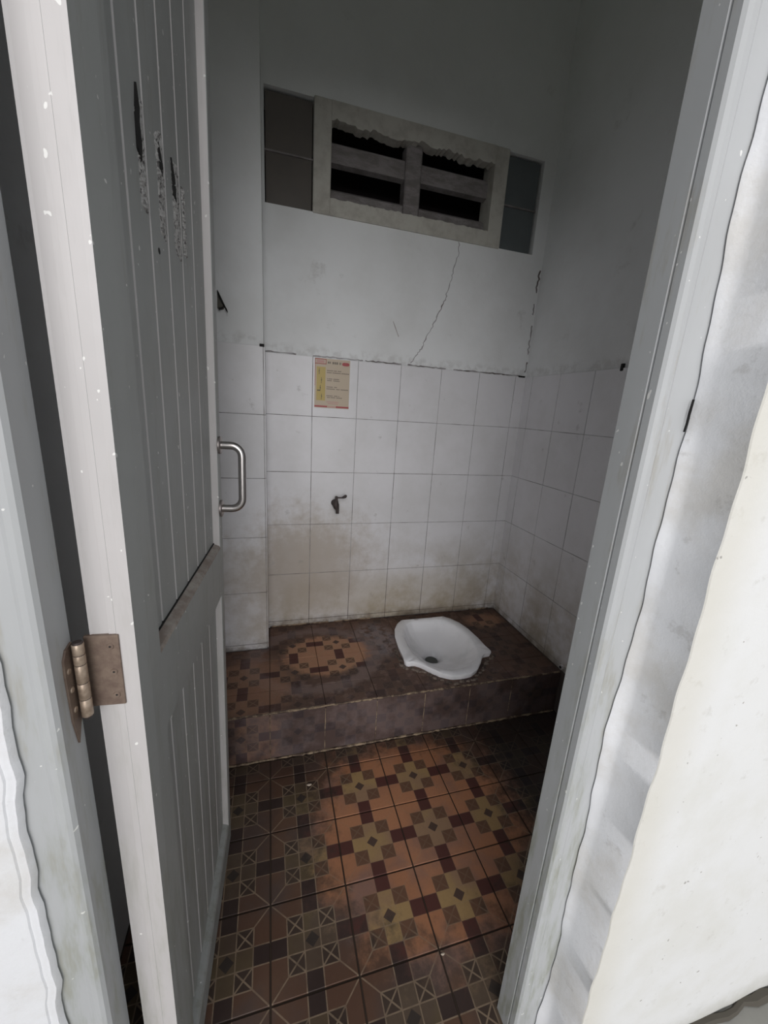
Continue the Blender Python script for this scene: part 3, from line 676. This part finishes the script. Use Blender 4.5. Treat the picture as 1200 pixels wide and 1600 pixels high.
# ------------------------------------------------------------------ hook on the pier
hk = empty('wall_hook', (-.14, -.178, 1.58), 'small bent dark hook with a brown plate, on the pier just past the door edge', 'hook')
MB().poly([(-.152, 1.642), (-.147, 1.640), (-.128, 1.600), (-.134, 1.590), (-.147, 1.586), (-.154, 1.590)], 1, -.186, -.178).build('plate', M['hookplate'], hk)
MB().tube([(-.152, -.186, 1.648), (-.148, -.190, 1.634), (-.140, -.192, 1.618), (-.130, -.194, 1.600), (-.123, -.198, 1.586), (-.119, -.204, 1.577)], [.001, .0042, .0035, .0022, .0028, .0012], 10).build('prong', M['hook'], hk, smooth=True)
MB().tube([(-.131, -.188, 1.600), (-.136, -.192, 1.593), (-.142, -.195, 1.589), (-.149, -.197, 1.587)], [.001, .0022, .003, .0042], 10).build('prong', M['hook'], hk, smooth=True)

# ------------------------------------------------------------------ stub of pipe at the platform corner
pp = empty('pipe_stub', (XR, -.586, .225), 'tiny white pipe stub on the right wall at the platform corner', 'pipe')
MB().tube([(XR - .002, -.586, .225), (XR - .012, -.586, .225)], [.011, .010], 18).build('pipe_rim', M['plastic'], pp, smooth=True)
MB().tube([(XR - .0115, -.586, .225), (XR - .0135, -.586, .225)], [.0065, .0065], 18).build('bore', M['black'], pp)

# ------------------------------------------------------------------ litter
def chip(x, y, z, s, label):
    bm = bmesh.new(); bmesh.ops.create_icosphere(bm, subdivisions=2, radius=1)
    for v in bm.verts: v.co = Vector((v.co.x * s * (1 + .3 * v.co.y), v.co.y * s * .55, v.co.z * s * .22 + s * .2))
    m_ = MB(); m_.bm(bm); m_.v = [(a + x, b_ + y, c_ + z) for a, b_, c_ in m_.v]
    o = m_.build('paint_chip', M['chip'], smooth=True, origin=(x, y, z)); tag(o, label, 'chip')
chip(.140, -.722, 0, .0085, 'cream paint flake on the floor tiles in front of the platform')
chip(.415, -1.243, 0, .005, 'tiny pale speck on the floor tiles near the doorway')

# ------------------------------------------------------------------ the door (slightly warped leaf, opened inwards)
H2 = Vector((-.130, -1.361))
def dmap(t, off, z):
    """t along the leaf from the hinge edge, off out of its visible face, z up"""
    a = math.radians(-7.37 + (z - .01) * .777); F = Vector((.0216 + .976 * math.tan(a), -.845)); u = (F - H2).normalized(); nn = Vector((u.y, -u.x))
    q = H2 + u * t + nn * off; return (q.x, q.y, z)
DT, DW, DZ0, DZ1 = .046, .517, .012, 2.10
door = empty('door_1', (-.155, -1.35, .012), 'grey painted timber door with vertical grooved boards, standing open into the room', kind='structure')
S1, S2 = .071, .487
RB0, RB1 = .816, .945
def dpart(name, boxes, mt, bev=.0012, parent=door, smooth=False):
    m_ = MB()
    for bx in boxes: m_.box(*bx, bev)
    return m_.build(name, M[mt], parent, fn=dmap, smooth=smooth)
# hinge stile: its edge (towards the camera) carries a shallow rebate moulding
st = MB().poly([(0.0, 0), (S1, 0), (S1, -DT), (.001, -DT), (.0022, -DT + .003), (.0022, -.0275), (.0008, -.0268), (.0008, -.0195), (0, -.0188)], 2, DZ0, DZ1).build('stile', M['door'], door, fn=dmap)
st.data.materials.append(M['door_edge_lit'])
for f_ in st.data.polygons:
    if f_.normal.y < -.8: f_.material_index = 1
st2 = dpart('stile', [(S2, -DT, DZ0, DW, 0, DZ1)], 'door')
st2.data.materials.append(M['door_edge_lit'])  # pale copy on the panel step stands for daylight catching it
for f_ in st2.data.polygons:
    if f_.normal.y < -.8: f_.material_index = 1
dpart('top_rail', [(S1, -DT, 1.99, S2, 0, DZ1)], 'door')
# middle rail with sloping ledge
MB().poly([(-DT, RB0), (-.004, RB0), (0, RB0 + .004), (0, RB1 - .006), (-.0025, RB1), (-.0165, RB1 + .006), (-DT, RB1 + .006)], 0, S1, S2).build('middle_rail', M['door'], door, fn=dmap)
mr = door.children[-1] if False else bpy.data.objects['middle_rail']; mr.data.materials.append(M['dust'])
for f_ in mr.data.polygons:
    if f_.normal.z > .3: f_.material_index = 1
dpart('joint_gap', [(S1, -.0175, RB1 + .0045, S2, -.0135, RB1 + .0072)], 'black', bev=0)
MB().poly([(-DT, DZ0), (0, DZ0), (0, .086), (-.003, .092), (-.0165, .098), (-DT, .098)], 0, S1, S2).build('bottom_rail', M['door'], door, fn=dmap)
gts = [S1, .131, .200, .271, .341, .411, S2]
def board(t0, t1, z0, z1, wob):
    b0 = -.0155; g = .0052
    pts = [(t0, b0 - .0065), (t0 + g, b0), (t1 - .0012, b0), (t1 - .0002, b0 - .0065), (t1 - .0002, b0 - .016), (t0, b0 - .016)]
    m_ = MB().poly(pts, 2, z0, z1); o = m_.build('board', M['door'], door, fn=lambda t, o_, z: dmap(t, o_, z)); o.data.materials.append(M['door_edge_lit'])
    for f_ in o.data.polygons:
        if -.98 < f_.normal.y < -.5: f_.material_index = 1  # groove bevels facing the doorway get daylight painted into their colour
    return o
for t0, t1 in zip(gts[:-1], gts[1:]):
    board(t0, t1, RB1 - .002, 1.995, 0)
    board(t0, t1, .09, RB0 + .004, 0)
# scraped patches where something was torn off the boards
def patch(t0, t1, za0, za1, zb0, zb1, seed):
    """rough foil flakes: quadrilateral t0..t1, left edge z za0..za1, right edge zb0..zb1"""
    rng = random.Random(seed); m_ = MB(); nt_, nz = 5, 44
    for i in range(nt_ + 1):
        for j in range(nz + 1):
            s_ = i / nt_; z = (za0 + (zb0 - za0) * s_) + ((za1 + (zb1 - za1) * s_) - (za0 + (zb0 - za0) * s_)) * j / nz
            e = (j in (0, nz)) or (i in (0, nt_)); t = t0 + (t1 - t0) * s_ + rng.uniform(-.001, .001) + (rng.uniform(-.002, .002) if i in (0, nt_) else 0)
            m_.v.append((t, -.0157 + (0 if e else rng.uniform(.0006, .0032)), z + rng.uniform(-.001, .001)))
    for i in range(nt_):
        for j in range(nz): a = i * (nz + 1) + j; m_.f.append((a, a + 1, a + nz + 2, a + nz + 1))
    return m_.build('scraped_patch', M['foil'], door, fn=dmap)
patch(.172, .1990, 1.507, 1.608, 1.502, 1.630, 1)
patch(.238, .2690, 1.502, 1.622, 1.492, 1.632, 2)
patch(.302, .3400, 1.498, 1.622, 1.490, 1.628, 3)
patch(.352, .3700, 1.508, 1.610, 1.504, 1.606, 4)
MB().poly([(.171, 1.565), (.180, 1.556), (.184, 1.575), (.181, 1.596), (.184, 1.612), (.179, 1.634), (.172, 1.60)], 1, -.0154, -.0125).build('split', M['black'], door, fn=dmap)
MB().poly([(.244, 1.595), (.256, 1.575), (.262, 1.588), (.256, 1.600), (.248, 1.612)], 1, -.0152, -.0130).build('split', M['black'], door, fn=dmap)
MB().poly([(.304, 1.622), (.306, 1.575), (.318, 1.570), (.316, 1.60)], 1, -.0152, -.0130).build('split', M['black'], door, fn=dmap)
MB().tube([dmap(.229, -.0158, 1.474), dmap(.229, -.0150, 1.474)], .0042, 12).build('nail_hole', M['black'], door)
# pull handle near the free edge
hd = MB(); zt_, zb_ = 1.180, 1.034; ht = .498; reach = .050; rr = .024
pts = [(ht, .002, zt_), (ht, .012, zt_), (ht, reach - rr, zt_)]
for k in range(1, 7): a = k / 6 * math.pi / 2; pts.append((ht, reach - rr + rr * math.sin(a), zt_ - rr + rr * math.cos(a)))
for k in range(7): a = k / 6 * math.pi / 2; pts.append((ht, reach - rr + rr * math.cos(a), zb_ + rr - rr * math.sin(a)))
pts += [(ht, .012, zb_), (ht, .002, zb_)]
handle = hd.tube([dmap(*q) for q in pts], .0088, 20).build('handle', M['steel'], door, smooth=True)
for z in (zt_, zb_):
    MB().tube([dmap(ht, .0002, z), dmap(ht, .001, z), dmap(ht, .005, z), dmap(ht, .0062, z)], [.0185, .0195, .0195, .0175], 28).build('flange', M['flange'], handle, smooth=True)
# butt hinge
hz0, hz1 = .922, 1.014; KX, KY = -.1815, -1.3725
hinge = MB().box(.0004 - .0022, -.0440, hz0, .0012, -.0165, hz1, .0004)
hinge = MB()
def eb(t0, t1, o0, o1, z0, z1, bev=.0004): return MB().box(t0, o0, z0, t1, o1, z1, bev)
leaf = eb(-.0024, .0024, -.0515, -.0165, hz0, hz1).build('hinge', M['leaf'], door, fn=dmap)
MB().poly([(-1.3665, hz0 - .004), (-1.3715, hz0 - .010), (-1.3800, hz0 - .030), (-1.3865, hz0 + .004), (-1.3880, hz1 - .030), (-1.3870, hz1 - .012), (-1.3800, hz1 - .003), (-1.3665, hz1 - .001)], 0, LX - .0004, LX + .0022).build('frame_leaf', M['leaf'], leaf)
segs = [(0, .022), (.0226, .043), (.0436, .066), (.0666, .078), (.0786, .092)]
for i, (a, b_) in enumerate(segs):
    MB().tube([(KX, KY, hz0 + a), (KX, KY, hz0 + a + .0008), (KX, KY, hz0 + b_ - .0008), (KX, KY, hz0 + b_)], [.0052, .0058, .0058, .0052], 20).build('knuckle', M['barrel'], leaf, smooth=True)
MB().tube([(KX, KY, hz0 - .004), (KX, KY, hz0 - .001), (KX, KY, hz1), (KX, KY, hz1 + .002)], [.003, .0053, .0053, .0040], 16).build('pin', M['tapm'], leaf, smooth=True)
for (o_, z) in ((-.0255, hz0 + .078), (-.0245, hz0 + .045), (-.0245, hz0 + .014)):
    c0 = dmap(-.0022, o_, z); c1 = dmap(-.0034, o_, z)
    MB().tube([c0, c1], [.0042, .0034], 14).build('screw', M['leaf'], leaf, smooth=True)
    c2 = dmap(-.0036, o_, z); MB().tube([c1, c2], [.0012, .0012], 8).build('screw_slot', M['black'], leaf)
for (y, z) in ((-1.381, hz1 - .028), (-1.380, hz1 - .052), (-1.379, hz1 - .078)):
    MB().tube([(LX + .002, y, z), (LX + .0032, y, z)], [.0038, .003], 12).build('screw', M['barrel'], leaf, smooth=True)

for o in list(scene.objects):
    if '_w' in o: del o['_w']
